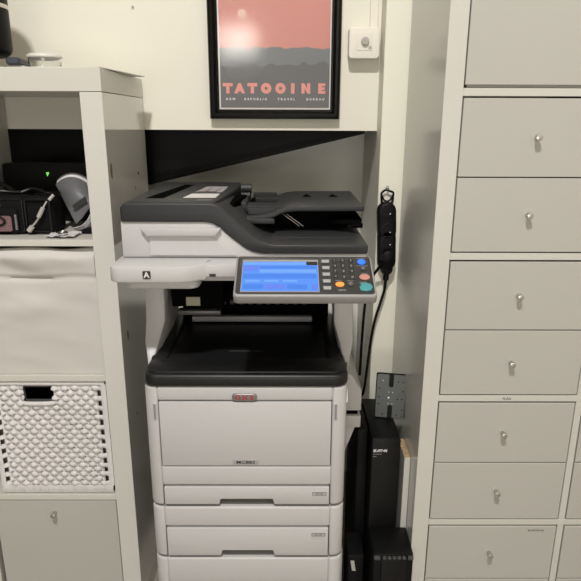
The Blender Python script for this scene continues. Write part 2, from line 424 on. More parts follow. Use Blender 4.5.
# curled booklet leaning on the right side board
bk = thing('booklet', 'grey curled booklet with white pages leaning beside the black bag', 'booklet', (-.50, 1.50, Z1))
def sheet(off, sx, m, name, lab=None, th=.0015, sc=1.):
    b = bmesh.new(); rows = []
    N = 16
    top = [(-.594, 1.218), (-.577, 1.230), (-.557, 1.236), (-.536, 1.234), (-.515, 1.222), (-.503, 1.204)]
    bot = [(-.527, 1.128), (-.520, 1.134), (-.511, 1.142), (-.503, 1.152), (-.495, 1.162), (-.486, 1.172)]
    T = smooth_path([(x, 0, z) for x, z in top], 4); B = smooth_path([(x, 0, z) for x, z in bot], 4)
    for i in range(len(T)):
        row = []
        for j in range(N + 1):
            t = j / N; p = T[i].lerp(B[i], t); u = i / (len(T) - 1)
            row.append(b.verts.new((p.x + sx, 1.46 + .07 * (1 - t) - .02 * math.sin(PI * u) * math.sin(PI * min(1, t * 1.2 + .1)) + off, p.z * 1. + (sc - 1))))
        rows.append(row)
    for i in range(len(rows) - 1):
        for j in range(N): b.faces.new((rows[i][j], rows[i + 1][j], rows[i + 1][j + 1], rows[i][j + 1]))
    bmesh.ops.recalc_face_normals(b, faces=b.faces[:])
    bmesh.ops.solidify(b, geom=b.faces[:], thickness=th)
    return obj(name, b, m, bk, lab, ang=60)
sheet(0, 0, 'cover', 'front_cover', 'grey card cover')
sheet(.011, -.001, 'paper', 'page', 'white page edge', .0015, 1.005)
sheet(.020, -.003, 'cover', 'back_cover', None, .0015, 1.009)
b = BM()
prism(b, [(-.536, 1.172), (-.501, 1.196), (-.497, 1.183), (-.529, 1.162)], 'y', 1.4665, 1.4685)
bb = obj('printed_mark', b, 'inkd', bk, 'black printed mark')
b = BM(); P_ = smooth_path([(-.487, 1.462, 1.160), (-.497, 1.458, 1.141), (-.511, 1.452, 1.126), (-.532, 1.448, 1.120)], 6)
for k in range(3):
    rows = []
    bb2 = bmesh.new()
    for p in P_:
        rows.append((bb2.verts.new((p.x + .001 * k, p.y + .004 * k, p.z - .004 * k)), bb2.verts.new((min(p.x + .022, -.468), p.y + .05, p.z - .002 - .004 * k))))
    for a, c in zip(rows, rows[1:]): bb2.faces.new((a[0], c[0], c[1], a[1]))
    bmesh.ops.recalc_face_normals(bb2, faces=bb2.faces[:]); bmesh.ops.solidify(bb2, geom=bb2.faces[:], thickness=.0012); add(b, bb2)
obj('page', b, 'paper', bk, 'white curled page edges', ang=60)
tag(obj('wallet', box(BM(), -.515, -.467, 1.455, 1.54, Z1 + .0005, Z1 + .011, .003, 2), 'cloth'), 'flat black pouch under the grey booklet in the shelf corner', 'pouch')
b = bmesh.new(); bmesh.ops.create_grid(b, x_segments=14, y_segments=8, size=.5)
for v in b.verts: v.co = Vector((-.548 + v.co.x * .07, 1.425 + v.co.y * .06, Z1 + .006 + .005 * noise.noise(v.co * 5)))
bmesh.ops.solidify(b, geom=b.faces[:], thickness=.001)
tag(obj('crumpled_paper', b, 'paper', ang=50), 'scrap of crumpled white paper on the shelf edge beside the bag', 'paper')
kr = thing('key_ring', 'small dark key ring lying on the crumpled paper scrap', 'keys', (-.541, 1.41, Z1 + .012))
b = BM(); tube(b, [(-.543 + .009 * math.cos(t), 1.408 + .009 * math.sin(t), Z1 + .0145) for t in [i * PI / 8 for i in range(17)]], .0016, 6)
obj('ring', b, 'steel', kr)
for dx, rz in ((-.008, .4), (.010, -.5)):
    b = BM(); Rm = Matrix.Translation((-.543 + dx, 1.402, Z1 + .0135)) @ Matrix.Rotation(rz, 4, 'Z')
    prism(b, ell(0, 0, .006, .005, 12), 'z', 0, .002, Mx=Rm); box(b, -.0015, .0015, -.02, -.004, 0, .002, Mx=Rm)
    obj('key', b, 'inkd', kr)

# things on top of the shelving unit
def rot_board(p, a, x0, x1, y0, y1, z0, z1, bev): 
    return box(BM(), x0, x1, y0, y1, z0, z1, bev, 1, Matrix.Translation(p) @ Matrix.Rotation(a, 4, 'Z'))
tag(obj('white_board', rot_board((-.4175, 1.3835, LT + .0002), math.radians(-6.), -.33, 0, 0, .305, 0, .0022, .0004), 'white_l'), 'thin white sheet of board lying skewed over the shelving unit corner', 'board')
zt = LT + .0026
jar = thing('glass_jar', 'small round glass jar with white lid on top of the shelving unit', 'jar', (-.578, 1.50, zt))
b = BM(); lathe(b, [(.0335, zt), (.036, zt + .004), (.0375, zt + .026), (.0355, zt + .026), (.034, zt + .006), (.001, zt + .005)], -.578, 1.50, 40)
obj('glass_body', b, 'glass', jar)
b = BM(); lathe(b, [(.035, zt + .0265), (.0395, zt + .027), (.0405, zt + .0295), (.0395, zt + .033), (.034, zt + .0355), (.001, zt + .036)], -.578, 1.50, 40)
obj('lid', b, 'lid', jar)
zt = LT + .0005
cn = thing('canister', 'tall black rounded container with thin silver band at left edge', 'container', (-.748, 1.52, zt))
b = BM(); lathe(b, [(.02, zt + .032), (.066, zt + .034), (.077, zt + .041), (.082, zt + .052), (.082, zt + .30), (.07, zt + .315), (.001, zt + .318)], -.748, 1.52, 48)
obj('canister_body', b, 'blackp', cn)
b = BM(); lathe(b, [(.0822, zt + .140), (.0828, zt + .141), (.0828, zt + .148), (.0822, zt + .149)], -.748, 1.52, 48)
obj('silver_band', b, 'steel', cn)
b = BM(); lathe(b, [(.05, zt), (.05, zt + .006), (.03, zt + .01), (.03, zt + .033)], -.748, 1.52, 32)
obj('foot', b, 'blackp', cn)
b = BM(); tube(b, [(-.80, 1.42, zt + .024), (-.70, 1.42, zt + .022), (-.675, 1.43, zt + .014), (-.662, 1.45, zt + .004), (-.66, 1.50, zt + .004)], .0028, 8, 6)
tag(obj('grey_cable', b, 'gplast'), 'thin grey cable curving in front of the black container', 'cable')
tag(obj('folder', rot_board((-.642, 1.505, zt), .12, -.024, .008, -.02, .13, .0126, .030, .004), 'folder'), 'dark blue flat case lying on white papers between black container and jar', 'case')
b = BM(); box(b, -.664, -.628, 1.50, 1.62, zt + .003, zt + .0125)
tag(obj('paper_sheet', b, 'paper'), 'small stack of white papers beside the glass jar under a dark case', 'paper')

# ------------------------------------------------------------------ right drawer unit
RX, RD, RB, RH = .325, 1.293, 1.690, 1.819
ru = thing('drawer_unit', 'tall white cube unit with drawer and door inserts right of the printer', 'cabinet', (.70, 1.49, 0))
ci = [RX + .04, RX + .04 + .351]; xe = ci[1] + .335 + .04
obj('side_panel', box(BM(), RX, RX + .04, RD, RB, .0405, RH - .0405, .0008, 1), 'white', ru)
obj('side_panel', box(BM(), xe - .04, xe, RD, RB, .0405, RH - .0405, .0008, 1), 'white', ru)
obj('top_panel', box(BM(), RX, xe, RD, RB, RH - .04, RH, .0008, 1), 'white', ru)
obj('bottom_panel', box(BM(), RX, xe, RD, RB, 0, .04, .0008, 1), 'white', ru)
zc = RH - .04; cells = []
for r in range(5):
    z1_ = zc; z0_ = zc - .335; cells.append((z0_, z1_)); zc = z0_ - .016
    if r < 4: 
        sh = obj('shelf', box(BM(), ci[0], xe - .04, RD + .0005, RB, z0_ - .016, z0_, .0008, 1), 'white', ru)
        if r == 2:
            t_ = BM(); text(t_, 'PLÅN', .0085, front(.5305, RD + .0004, z0_ - .009), .0001, .0001); obj('rail_lettering', t_, 'inkd', sh, 'tiny black lettering')
    obj('divider', box(BM(), ci[0] + .335, ci[1], RD + .001, RB, z0_, z1_, .0006, 1), 'white', ru)
for c in range(2):
    for r, (z0_, z1_) in enumerate(cells):
        x0, x1 = ci[c] + .0028, ci[c] + .3322
        if r == 0:
            d = obj('door', box(BM(), x0, x1, RD - .0005, RD + .0155, z0_ + .0062, z1_ - .0034, .001, 1), 'drawer', ru)
            obj('insert_box', box(BM(), x0 + .008, x1 - .008, RD + .0158, RB - .03, z0_ + .0015, z1_ - .008), 'inside', d)
            knob((x0 + x1) / 2, RD - .0007, z1_ - .05, d)
            continue
        zm = (z0_ + z1_) / 2
        for (za, zb_) in ((zm + .0013, z1_ - .0040), (z0_ + .0030, zm - .0013)):
            b = BM(); box(b, x0, x1, RD - .0005, RD + .0155, za, zb_, .001, 1); box(b, x0 + .012, x1 - .012, RD + .015, RB - .03, za + .008, zb_ - .012)
            d = obj('drawer', b, 'drawer', ru)
            knob((x0 + x1) / 2 - .004, RD - .0007, (za + zb_) / 2 + .002, d)
            if c == 0 and r == 4 and za > zm:
                t_ = BM(); text(t_, 'BL/ARTIKLAR', .0072, front(.645, RD - .0006, .3585), .0001, .0001); obj('drawer_lettering', t_, 'inkd', d, 'tiny black lettering')

# ------------------------------------------------------------------ poster
px0, px1, pz0, pz1 = -.2215, .1465, 1.381, 1.862
po = thing('framed_poster', 'framed pink and grey desert landscape poster on the cream wall', 'poster', (-.0375, YW, pz0))
def frame(bm, x0, x1, z0, z1, prof):
    """mitred moulding; prof = list of (inset, y)"""
    b = bmesh.new(); rings = []
    for (i, y) in prof:
        rings.append([b.verts.new(p) for p in ((x0 + i, y, z0 + i), (x1 - i, y, z0 + i), (x1 - i, y, z1 - i), (x0 + i, y, z1 - i))])
    rings.append(rings[0])
    for a, c in zip(rings, rings[1:]):
        for k in range(4): b.faces.new((a[k], a[(k + 1) % 4], c[(k + 1) % 4], c[k]))
    bmesh.ops.recalc_face_normals(b, faces=b.faces[:])
    return add(bm, b)
b = BM(); frame(b, px0, px1, pz0, pz1, [(0, YW - .0005), (0, YW - .022), (.003, YW - .027), (.008, YW - .0285), (.014, YW - .027), (.018, YW - .022), (.021, YW - .0185), (.0255, YW - .0175), (.0265, YW - .013), (.0265, YW - .0005)])
obj('frame', b, 'framem', po, ang=25)
yp = YW - .010
obj('mat_board', box(BM(), px0 + .02, px1 - .02, yp, YW - .001, pz0 + .02, pz1 - .02), 'board', po)
ix0, ix1, iz0, iz1 = px0 + .0305, px1 - .0295, pz0 + .031, pz1 - .030
pr = obj('print', box(BM(), ix0, ix1, yp - .0006, yp, iz0, iz1), 'sky', po, 'pink print')
hz = 1.5715
def ridge(base, amp, seed, n=40):
    return [(ix0 + (ix1 - ix0) * i / n, base + amp * noise.noise(Vector((i * .23, seed, 0))) + amp * .4 * noise.noise(Vector((i * .7, seed, 4)))) for i in range(n + 1)]
b = BM(); prism(b, [(ix1, iz0), (ix0, iz0)] + ridge(hz, .006, 2.2), 'y', yp - .0009, yp - .0005); obj('grey_hills', b, 'dune', pr, 'grey hills of the printed landscape')
b = BM(); prism(b, [(ix1, iz0), (ix0, iz0)] + ridge(1.527, .014, 8.4), 'y', yp - .0012, yp - .0008); obj('grey_ground', b, 'dune2', pr, 'darker grey foreground of the printed landscape')
b = BM(); prism(b, ell(-.127, 1.658, .0115, .0115, 28), 'y', yp - .0009, yp - .0005); obj('pale_disc', b, 'sun', pr, 'pale sun disc')
# wide geometric capitals
def poly(bm, pts, x, z, s, y): prism(bm, [(x + p[0] * s, z + p[1] * s) for p in pts], 'y', y - .0003, y)
def letter(bm, ch, x, z, s, y):
    if ch == 'T': poly(bm, [(-.5, 1), (-.5, .68), (-.17, .68), (-.17, 0), (.17, 0), (.17, .68), (.5, .68), (.5, 1)], x, z, s, y)
    if ch == 'A':
        poly(bm, [(-.56, 0), (-.12, 1), (.12, 1), (.56, 0), (.20, 0), (.12, .2), (-.12, .2), (-.20, 0)], x, z, s, y)
    if ch == 'O':
        b = bmesh.new(); n = 28; R = []
        for r, yy in ((.53, 0), (.53, -.0003), (.15, -.0003), (.15, 0)):
            R.append([b.verts.new((x + s * r * math.cos(2 * PI * i / n), y + yy, z + s * (.5 + r * .98 * math.sin(2 * PI * i / n)))) for i in range(n)])
        R.append(R[0])
        for a, c in zip(R, R[1:]):
            for i in range(n): b.faces.new((a[i], a[(i + 1) % n], c[(i + 1) % n], c[i]))
        bmesh.ops.recalc_face_normals(b, faces=b.faces[:]); add(bm, b)
    if ch == 'I': poly(bm, [(-.18, 0), (.18, 0), (.18, 1), (-.18, 1)], x, z, s, y)
    if ch == 'N': poly(bm, [(-.45, 0), (-.13, 0), (-.13, .5), (.17, 0), (.45, 0), (.45, 1), (.13, 1), (.13, .5), (-.17, 1), (-.45, 1)], x, z, s, y)
    if ch == 'E': poly(bm, [(-.36, 0), (.36, 0), (.36, .27), (0, .27), (0, .37), (.30, .37), (.30, .63), (0, .63), (0, .73), (.36, .73), (.36, 1), (-.36, 1)], x, z, s, y)
for ch, x in zip('TATOOINE', (-.1705, -.137, -.101, -.062, -.0215, .0135, .0505, .0955)):
    b = BM(); letter(b, ch, x, 1.4505, .028, yp - .0012); obj('capital_letter', b, 'ink', pr, 'large pink capital letter ' + ch)
words = (('NEW', -.163), ('REPUBLIC', -.092), ('TRAVEL', -.005), ('BUREAU', .078))
for w_, x in words:
    b = BM(); text(b, w_, .0078, front(x, yp - .0014, 1.4350), .0002, .0004, 1.05, 2.0); obj('small_word', b, 'inkw', pr, 'small white printed word')
obj('glass_pane', box(BM(), px0 + .0262, px1 - .0262, yp - .0042, yp - .0026, pz0 + .0262, pz1 - .0262), 'pglass', po)

# thermostat and its cable duct
th = thing('thermostat', 'square white wall thermostat with round grey dial beside the poster', 'thermostat', (.207, YW, 1.54))
yh = YW - .040
b = BM(); prism(b, rrect(.1665, .2515, 1.5415, 1.6225, .010), 'y', yh + .004, YW - .0005, .0035, 3); obj('housing', b, 'wplast', th)
b = BM(); prism(b, rrect(.187, .232, 1.563, 1.609, .001, 2), 'y', yh + .0028, yh + .0045, .0006); obj('cover_plate', b, 'wplast', th)
b = BM(); lathe(b, [(.0105, 0), (.0105, .006), (.0095, .008), (.001, .0082)], 0, 0, 28, front(.2105, yh + .003, 1.5865)); box(b, .2095, .2115, yh - .0062, yh - .004, 1.587, 1.596)
obj('dial', b, 'gplast', th, 'round grey dial')
b = BM(); lathe(b, [(.004, 0), (.004, .002), (.001, .0022)], 0, 0, 16, front(.2245, yh + .003, 1.571)); obj('switch', b, 'gplast', th)
b = BM()
for k in range(9):
    a = math.radians(-40 + k * 32); box(b, .2105 + .0135 * math.cos(a) - .0006, .2105 + .0135 * math.cos(a) + .0006, yh + .0022, yh + .003, 1.5865 + .0135 * math.sin(a) - .0006, 1.5865 + .0135 * math.sin(a) + .0006)
obj('scale_marks', b, 'gplast', th)
b = BM(); box(b, .2255, .2475, YW - .012, YW - .0005, 1.624, 4.19, .001, 1)
tag(obj('cable_duct', b, 'wplast'), 'narrow vertical cream cable duct running up from the thermostat', 'cable duct')

# ------------------------------------------------------------------ multifunction printer
pt = thing('multifunction_printer', 'large white office multifunction printer with charcoal scanner top and blue touchscreen', 'printer', (-.091, 1.45, 0))
BX0, BX1, BF, BB = -.3195, .1345, 1.19, 1.72
cxl, cxr = -.288, .1005           # edges of the middle front panels
def carve_body(bm, z0, z1, openings, r=.026):
    """rounded housing whose front is built round real openings"""
    pl = [(BX0, BB), (cxl, BB), (cxl, BF)] + [(BX0 + r - r * math.sin(t), BF + r - r * math.cos(t)) for t in [PI / 2 * i / 6 for i in range(0, 7)]]
    prism(bm, pl, 'z', z0, z1, .005, 3)
    prr = [(BX1 - (p[0] - BX0), p[1]) for p in pl][::-1]
    prr = [(cxr if abs(p[0] - (BX1 - (cxl - BX0))) < 1e-6 else p[0], p[1]) for p in prr]
    prism(bm, prr, 'z', z0, z1, .005, 3)
    zs = [z0] + [v for o in openings for v in o] + [z1]
    for k in range(0, len(zs), 2):
        if zs[k + 1] - zs[k] > .004: box(bm, cxl - .001, cxr + .001, BF + .0006, BF + .05, zs[k], zs[k + 1], .005, 3)
    box(bm, cxl - .001, cxr + .001, BF + .022, BB - .005, z0 + .004, z1 - .004)
b = BM(); carve_body(b, .5105, .8125, [(.5105, .5625), (.613, .7785)])
obj('body', b, 'plastic', pt)
cv = obj('front_cover', box(BM(), cxl + .0018, cxr - .0018, BF - .0012, BF + .02, .6155, .7762, .0022, 2), 'plastic', pt)
b = BM(); box(b, -.124, -.066, BF - .0018, BF - .001, .619, .631, .0004, 1); np_ = obj('name_plate', b, 'plate', cv, 'small grey model plate')
b = BM(); text(b, 'MC883', .0112, front(-.095, BF - .0021, .625), .0002, .0001, 1.3); obj('plate_lettering', b, 'inkd', np_) if False else None
if b.is_valid and len(b.verts): obj('model_lettering', b, 'inkd', cv, 'black model lettering')
b = BM(); prism(b, rrect(-.1225, -.0665, .7795, .7975, .0085), 'y', BF - .0035, BF + .001, .0016, 3); bd = obj('badge', b, 'badge', pt, 'oval grey metal badge')
def serif(bm, ch, x, z, h, y):
    w = h * .55
    def P(pts): prism(bm, [(x + p[0] * w, z + p[1] * h) for p in pts], 'y', y - .0005, y)
    if ch == 'O':
        b = bmesh.new(); n = 26; R = []
        for rx, rz, yy in ((1.12, .53, 0), (1.12, .53, -.0005), (.52, .36, -.0005), (.52, .36, 0)):
            R.append([b.verts.new((x + w * rx * math.cos(2 * PI * i / n), y + yy, z + h * (.5 + rz * math.sin(2 * PI * i / n)))) for i in range(n)])
        R.append(R[0])
        for a, c in zip(R, R[1:]):
            for i in range(n): b.faces.new((a[i], a[(i + 1) % n], c[(i + 1) % n], c[i]))
        bmesh.ops.recalc_face_normals(b, faces=b.faces[:]); add(bm, b)
    if ch == 'K':
        P([(-1.1, 0), (-.25, 0), (-.25, .13), (-.42, .13), (-.42, .87), (-.25, .87), (-.25, 1), (-1.1, 1), (-1.1, .87), (-.93, .87), (-.93, .13), (-1.1, .13)])
        P([(-.43, .36), (.55, 1), (1.05, 1), (1.05, .9), (.9, .87), (.16, .5), (.95, .13), (1.1, .13), (1.1, 0), (.45, 0), (-.25, .42)])
    if ch == 'I':
        P([(-.65, 0), (.65, 0), (.65, .13), (.34, .13), (.34, .87), (.65, .87), (.65, 1), (-.65, 1), (-.65, .87), (-.34, .87), (-.34, .13), (-.65, .13)])
b = BM()
for ch, x in (('O', -.1095), ('K', -.0930), ('I', -.0785)): serif(b, ch, x, .7835, .0105, BF - .0036)
obj('badge_lettering', b, 'red', bd, 'red lettering')
for (x0, x1) in ((-.3005, -.2905), (.1032, .1132)):       # latch recesses beside the cover
    b = BM(); prism(b, rrect(x0, x1, .731, .7745, .0045), 'y', BF - .0012, BF + .004, .0010); 
    lt = obj('cover_latch', b, 'plastic', pt)
    b = BM(); prism(b, rrect(x0 + .0022, x1 - .0022, .7335, .772, .003), 'y', BF - .0018, BF - .001); obj('latch_grip', b, 'plastic2', lt)
def tray(z0, z1, name='paper_tray'):
    na, nb_ = -.159, -.030
    b = BM(); zN = z0 + .0145
    prism(b, [(cxl + .0022, z0), (na, z0), (na + .004, zN), (nb_ - .004, zN), (nb_, z0), (cxr - .0022, z0), (cxr - .0022, z1), (cxl + .0022, z1)], 'y', BF - .0015, BF + .018, .0022, 2)
    t = obj(name, b, 'plastic', pt)
    b = BM(); box(b, na - .002, nb_ + .002, BF + .0185, BF + .021, z0, zN + .002); obj('grip_recess', b, 'plastic2', t)
    b = BM(); zi = z1 - .0105
    prism(b, [(.060, zi - .020), (.090, zi - .020), (.0925, zi), (.0575, zi)], 'y', BF - .0022, BF - .0010, .0004, 1); i_ = obj('paper_indicator', b, 'plastic', t)
    b = BM(); box(b, .0585, .0915, BF - .0028, BF - .002, zi - .0115, zi - .001)
    obj('indicator_window', b, 'plastic2', i_)
    b = BM(); box(b, .0610, .0660, BF - .0032, BF - .0026, zi - .0095, zi - .0035); box(b, .0720, .0780, BF - .0032, BF - .0026, zi - .0075, zi - .0055); box(b, .0840, .0890, BF - .0032, BF - .0026, zi - .0095, zi - .0035)
    obj('indicator_mark', b, 'gplast', i_)
tray(.5125, .5590)
b = BM(); carve_body(b, .3670, .5035, [(.3670, .4500)]); obj('tray_housing', b, 'plastic', pt)
tray(.3690, .4465)
b = BM(); carve_body(b, .2225, .3600, [(.2225, .287)]); obj('tray_housing', b, 'plastic', pt)
tray(.2245, .2835)
b = BM(); carve_body(b, .075, .2200, []); box(b, BX1 - .001, BX1 + .006, 1.25, 1.40, .20, .335, .002); obj('base_cabinet', b, 'plastic', pt)
for (x, y) in ((-.28, 1.25), (.10, 1.25), (-.28, 1.66), (.10, 1.66)):
    b = BM(); tube(b, [(x - .014, y, .028), (x + .014, y, .028)], .028, 20); box(b, x - .018, x + .018, y - .018, y + .018, .05, .0755); obj('caster', b, 'blackp', pt)
# charcoal output tray on top of the engine
b = BM(); prism(b, rrect(BX0 - .001, BX1 + .001, BF - .004, 1.62, .030, 6, FR), 'z', .8125, .8425, .009, 4)
prism(b, rrect(BX0 + .006, BX1 - .006, BF + .009, 1.277, .026, 6, FR), 'z', .838, .8462, .003, 2)
box(b, BX0 + .003, BX0 + .040, 1.272, 1.60, .840, .8475, .003, 2); box(b, BX1 - .040, BX1 - .003, 1.272, 1.60, .840, .8475, .003, 2)
ot = obj('output_tray', b, 'tray', pt)
b = BM(); box(b, -.141, -.057, 1.325, 1.329, .8415, .8428); box(b, -.10, -.07, 1.44, 1.443, .8415, .8428)
obj('tray_slot', b, 'silver', ot)
# dark paper exit between engine and scanner
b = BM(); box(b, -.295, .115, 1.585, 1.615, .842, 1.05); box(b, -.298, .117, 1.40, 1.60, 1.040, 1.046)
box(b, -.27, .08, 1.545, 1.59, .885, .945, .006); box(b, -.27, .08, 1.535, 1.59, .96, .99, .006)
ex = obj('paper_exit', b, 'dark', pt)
b = BM(); box(b, -.262, .068, 1.528, 1.55, .846, .862, .004); obj('exit_flap', b, 'stickg', ex, 'pale flexible strip at the paper exit')
b = BM()
for k in range(12): tube(b, [(-.23 + k * .0245, 1.541, .9), (-.218 + k * .0245, 1.541, .9)], .007, 12)
obj('exit_roller', b, 'ring', ex)
b = BM(); box(b, -.282, -.155, 1.37, 1.55, .94, 1.02, .004); sb = obj('stapler_housing', b, 'dark', pt)
b = BM(); box(b, -.246, -.212, 1.367, 1.371, .944, .966, .0005, 1); obj('caution_label', b, 'yel', sb, 'beige label')
b = BM(); box(b, -.268, -.162, 1.362, 1.39, .921, .933, .003); obj('support_lip', b, 'silver', sb, 'silvery lip')
# side frames carrying the scanner
for sgn, xo in ((-1, -.3395), (1, .1575)):
    prof = [(1.345, 1.055), (1.345, .955), (1.338, .915), (1.315, .872), (1.275, .835), (1.238, .808), (1.216, .785), (1.206, .765), (1.222, .762), (1.27, .785), (1.34, .80), (1.60, .80), (1.60, 1.055)]
    b = BM(); xin = xo - sgn * .0465
    prism(b, prof, 'x', min(xo, xin), max(xo, xin), .005, 2)
    cx = -.0913
    for v in b.verts:
        k_ = lambda a, w_: max(0, min(1, a / w_))
        if (v.co.x - xin) * sgn > .023:
            v.co.x -= sgn * max(max(0, 1.32 - v.co.y) * .205 if v.co.z < .93 else 0, .0215 * k_(.865 - v.co.z, .05))
        else: v.co.x += sgn * .0205 * k_(.90 - v.co.z, .05)
    obj('side_frame', b, 'plastic', pt)
b = BM(); 
# folded bypass tray on the right side
b = BM(); prism(b, [(.1355, .79), (.160, .775), (.185, .733), (.185, .679), (.1355, .679)], 'y', 1.335, 1.62, .003)
prism(b, [(.1355, .665), (.185, .665), (.185, .632), (.1355, .632)], 'y', 1.335, 1.62, .003)
prism(b, [(.1355, .631), (.174, .631), (.1355, .52)], 'y', 1.345, 1.62, .003)
by_ = obj('bypass_tray', b, 'plastic', pt)
b = BM(); prism(b, [(.1360, .680), (.178, .680), (.178, .664), (.1360, .664)], 'y', 1.345, 1.61); obj('notch_shade', b, 'dark', by_, 'dark strip standing for the shade in the finger notch')  # dark block fills the notch to paint its shade
# scanner base
b = BM(); prism(b, rrect(-.352, .168, 1.235, 1.69, .02, 5, FR), 'z', 1.042, 1.0655, .004, 2); prism(b, rrect(-.342, -.186, 1.188, 1.30, .022, 5, FR), 'z', 1.0365, 1.0575, .006, 3)
pln = [(-.368, 1.2795), (-.368, 1.19)] + [(-.368 + .022 - .022 * math.cos(t), 1.19 - .018 * math.sin(t)) for t in [PI / 2 * i / 5 for i in range(1, 6)]] + \
      [(-.232, 1.172), (-.215, 1.174), (-.198, 1.181), (-.184, 1.190), (-.170, 1.196), (-.170, 1.2795)]
prism(b, [(-.178, 1.1945), (-.168, 1.1965), (-.150, 1.197), (.160, 1.197), (.172, 1.206), (.172, 1.2790), (-.178, 1.2790)], 'z', 1.0615, 1.0881, .0025, 2)
prism(b, pln, 'z', 1.055, 1.0885, .004, 2)
box(b, -.366, .172, 1.28, 1.695, 1.055, 1.0885, .003)
cf = obj('control_shelf', b, 'plastic', pt)
for v in [v for v in cf.data.vertices if v.co.z + 0 > 1.08 and v.co.y + 1.45 < 1.27 and v.co.x - .091 < .2]: pass
b = BM(); prism(b, rrect(-.2975, -.2810, 1.0635, 1.0805, .002), 'y', 1.1708, 1.1726); lb = obj('letter_mark', b, 'inkd', cf, 'black square with white letter')
b = BM(); text(b, 'A', .0165, front(-.2893, 1.1702, 1.0718), .0003, .0005); obj('mark_lettering', b, 'inkw', lb) if False else obj('white_letter', b, 'inkw', cf)
b = BM(); box(b, -.1635, -.1505, 1.194, 1.1965, 1.0625, 1.0685); obj('usb_port', b, 'inkd', cf, 'black port')
b = BM(); box(b, -.172, -.168, 1.222, 1.232, 1.0884, 1.0890); box(b, -.168, -.164, 1.230, 1.234, 1.0884, 1.0890); obj('usb_symbol', b, 'plastic2', cf)
wf = [(-.3595, 1.0895), (.173, 1.0895), (.173, 1.0990), (-.050, 1.0990), (-.064, 1.1010), (-.078, 1.1045), (-.093, 1.112), (-.122, 1.134), (-.146, 1.156), (-.160, 1.1645), (-.176, 1.168), (-.3595, 1.168)]
b = BM(); prism(b, wf, 'y', 1.258, 1.69, .003, 2)
sc = obj('scanner_body', b, 'plastic', pt)
b = BM(); prism(b, [(-.316, 1.156), (-.142, 1.156), (-.156, 1.138), (-.303, 1.138)], 'y', 1.246, 1.262, .0025, 2); obj('scanner_grip', b, 'plastic', sc)
b = BM()
prism(b, [(-.298, 1.137), (-.166, 1.137), (-.112, 1.0945), (-.298, 1.0945)], 'y', 1.2553, 1.2585, .0006, 1); obj('grip_panel', b, 'plastic', sc)
# charcoal lid: one thick band following the S-shaped front edge
lidp = [(-.3485, 1.2085), (-.176, 1.2085), (-.158, 1.207), (-.143, 1.2005), (-.130, 1.190), (-.102, 1.164), (-.074, 1.138), (-.060, 1.1285), (-.045, 1.1225), (-.028, 1.1195), (.1745, 1.1195),
        (.1745, 1.0995), (-.050, 1.0995), (-.064, 1.1015), (-.078, 1.105), (-.093, 1.1125), (-.122, 1.1345), (-.146, 1.1565), (-.160, 1.165), (-.176, 1.1685), (-.3575, 1.1685), (-.3575, 1.1985)]
b = BM(); prism(b, lidp, 'y', 1.252, 1.69, .0045, 3)
ld = obj('scanner_lid', b, 'dgrey', pt)
# document feeder cover on the raised left half
b = BM(); ztp = 1.2085
prism(b, [(-.340, 1.262), (-.157, 1.262), (-.150, 1.30), (-.126, 1.62), (-.132, 1.665), (-.29, 1.665), (-.318, 1.64)], 'z', ztp - .012, ztp + .0022, .003, 2)
fd = obj('feeder_cover', b, 'dgrey', pt)
b = BM(); prism(b, [(-.316, 1.315), (-.276, 1.315), (-.249, 1.60), (-.274, 1.60)], 'z', ztp + .0020, ztp + .0028); obj('slot_shade', b, 'dark', fd, 'dark sheet for the shade inside the slot')  # flat dark sheet paints the shade of a deep slot, no recess is cut
for k in range(1):
    b = BM(); prism(b, [(-.234, 1.325), (-.162, 1.325), (-.1595, 1.40), (-.226, 1.40)], 'z', ztp + .0018, ztp + .0027); b.verts.ensure_lookup_table(); s1 = obj('instruction_label', b, 'stick', fd, 'white instruction sticker')
b = BM(); prism(b, [(-.223, 1.43), (-.158, 1.43), (-.155, 1.555), (-.211, 1.555)], 'z', ztp + .0018, ztp + .0026); s2 = obj('picture_label', b, 'stickg', fd, 'grey picture sticker')
b = BM(); Q = lambda u0, u1, v0, v1: prism(b, [(-.223 + .065 * u0 + .012 * v0, 1.43 + .125 * v0), (-.223 + .065 * u1 + .005 * v0, 1.43 + .125 * v0), (-.223 + .065 * u1 + .005 * v1, 1.43 + .125 * v1), (-.223 + .065 * u0 + .012 * v1, 1.43 + .125 * v1)], 'z', ztp + .0025, ztp + .003)
Q(.33, .42, .0, .75); Q(.70, .78, .0, .75); Q(.05, .33, .0, .12); Q(.42, .7, .0, .12)
obj('label_picture', b, 'stickd', s2)
b = BM(); text(b, 'ADF', .016, Matrix.Translation((-.181, 1.288, ztp + .0022)), .0004, .0006, 1.1); obj('feeder_lettering', b, 'legend', fd, 'small pale lettering')
b = BM()     # side guides and rollers between cover and input tray
box(b, -.118, -.100, 1.45, 1.63, 1.150, 1.186, .006); tube(b, [(-.126, 1.61, 1.200), (-.098, 1.61, 1.200)], .013, 20); tube(b, [(-.12, 1.54, 1.190), (-.098, 1.54, 1.190)], .008, 14)
prism(b, [(-.106, 1.36), (-.03, 1.36), (-.036, 1.375), (-.106, 1.375)], 'z', 1.146, 1.158, .002); 
obj('feeder_throat', b, 'dgrey', pt)
b = BM(); prism(b, [(-.150, 1.36), (-.124, 1.36), (-.100, 1.60), (-.124, 1.60)], 'z', 1.15, 1.1935); obj('feeder_gap_shade', b, 'dark', pt, 'black block for the shade in the gap beside the feeder cover')  # solid black filler paints the shade of the open gap
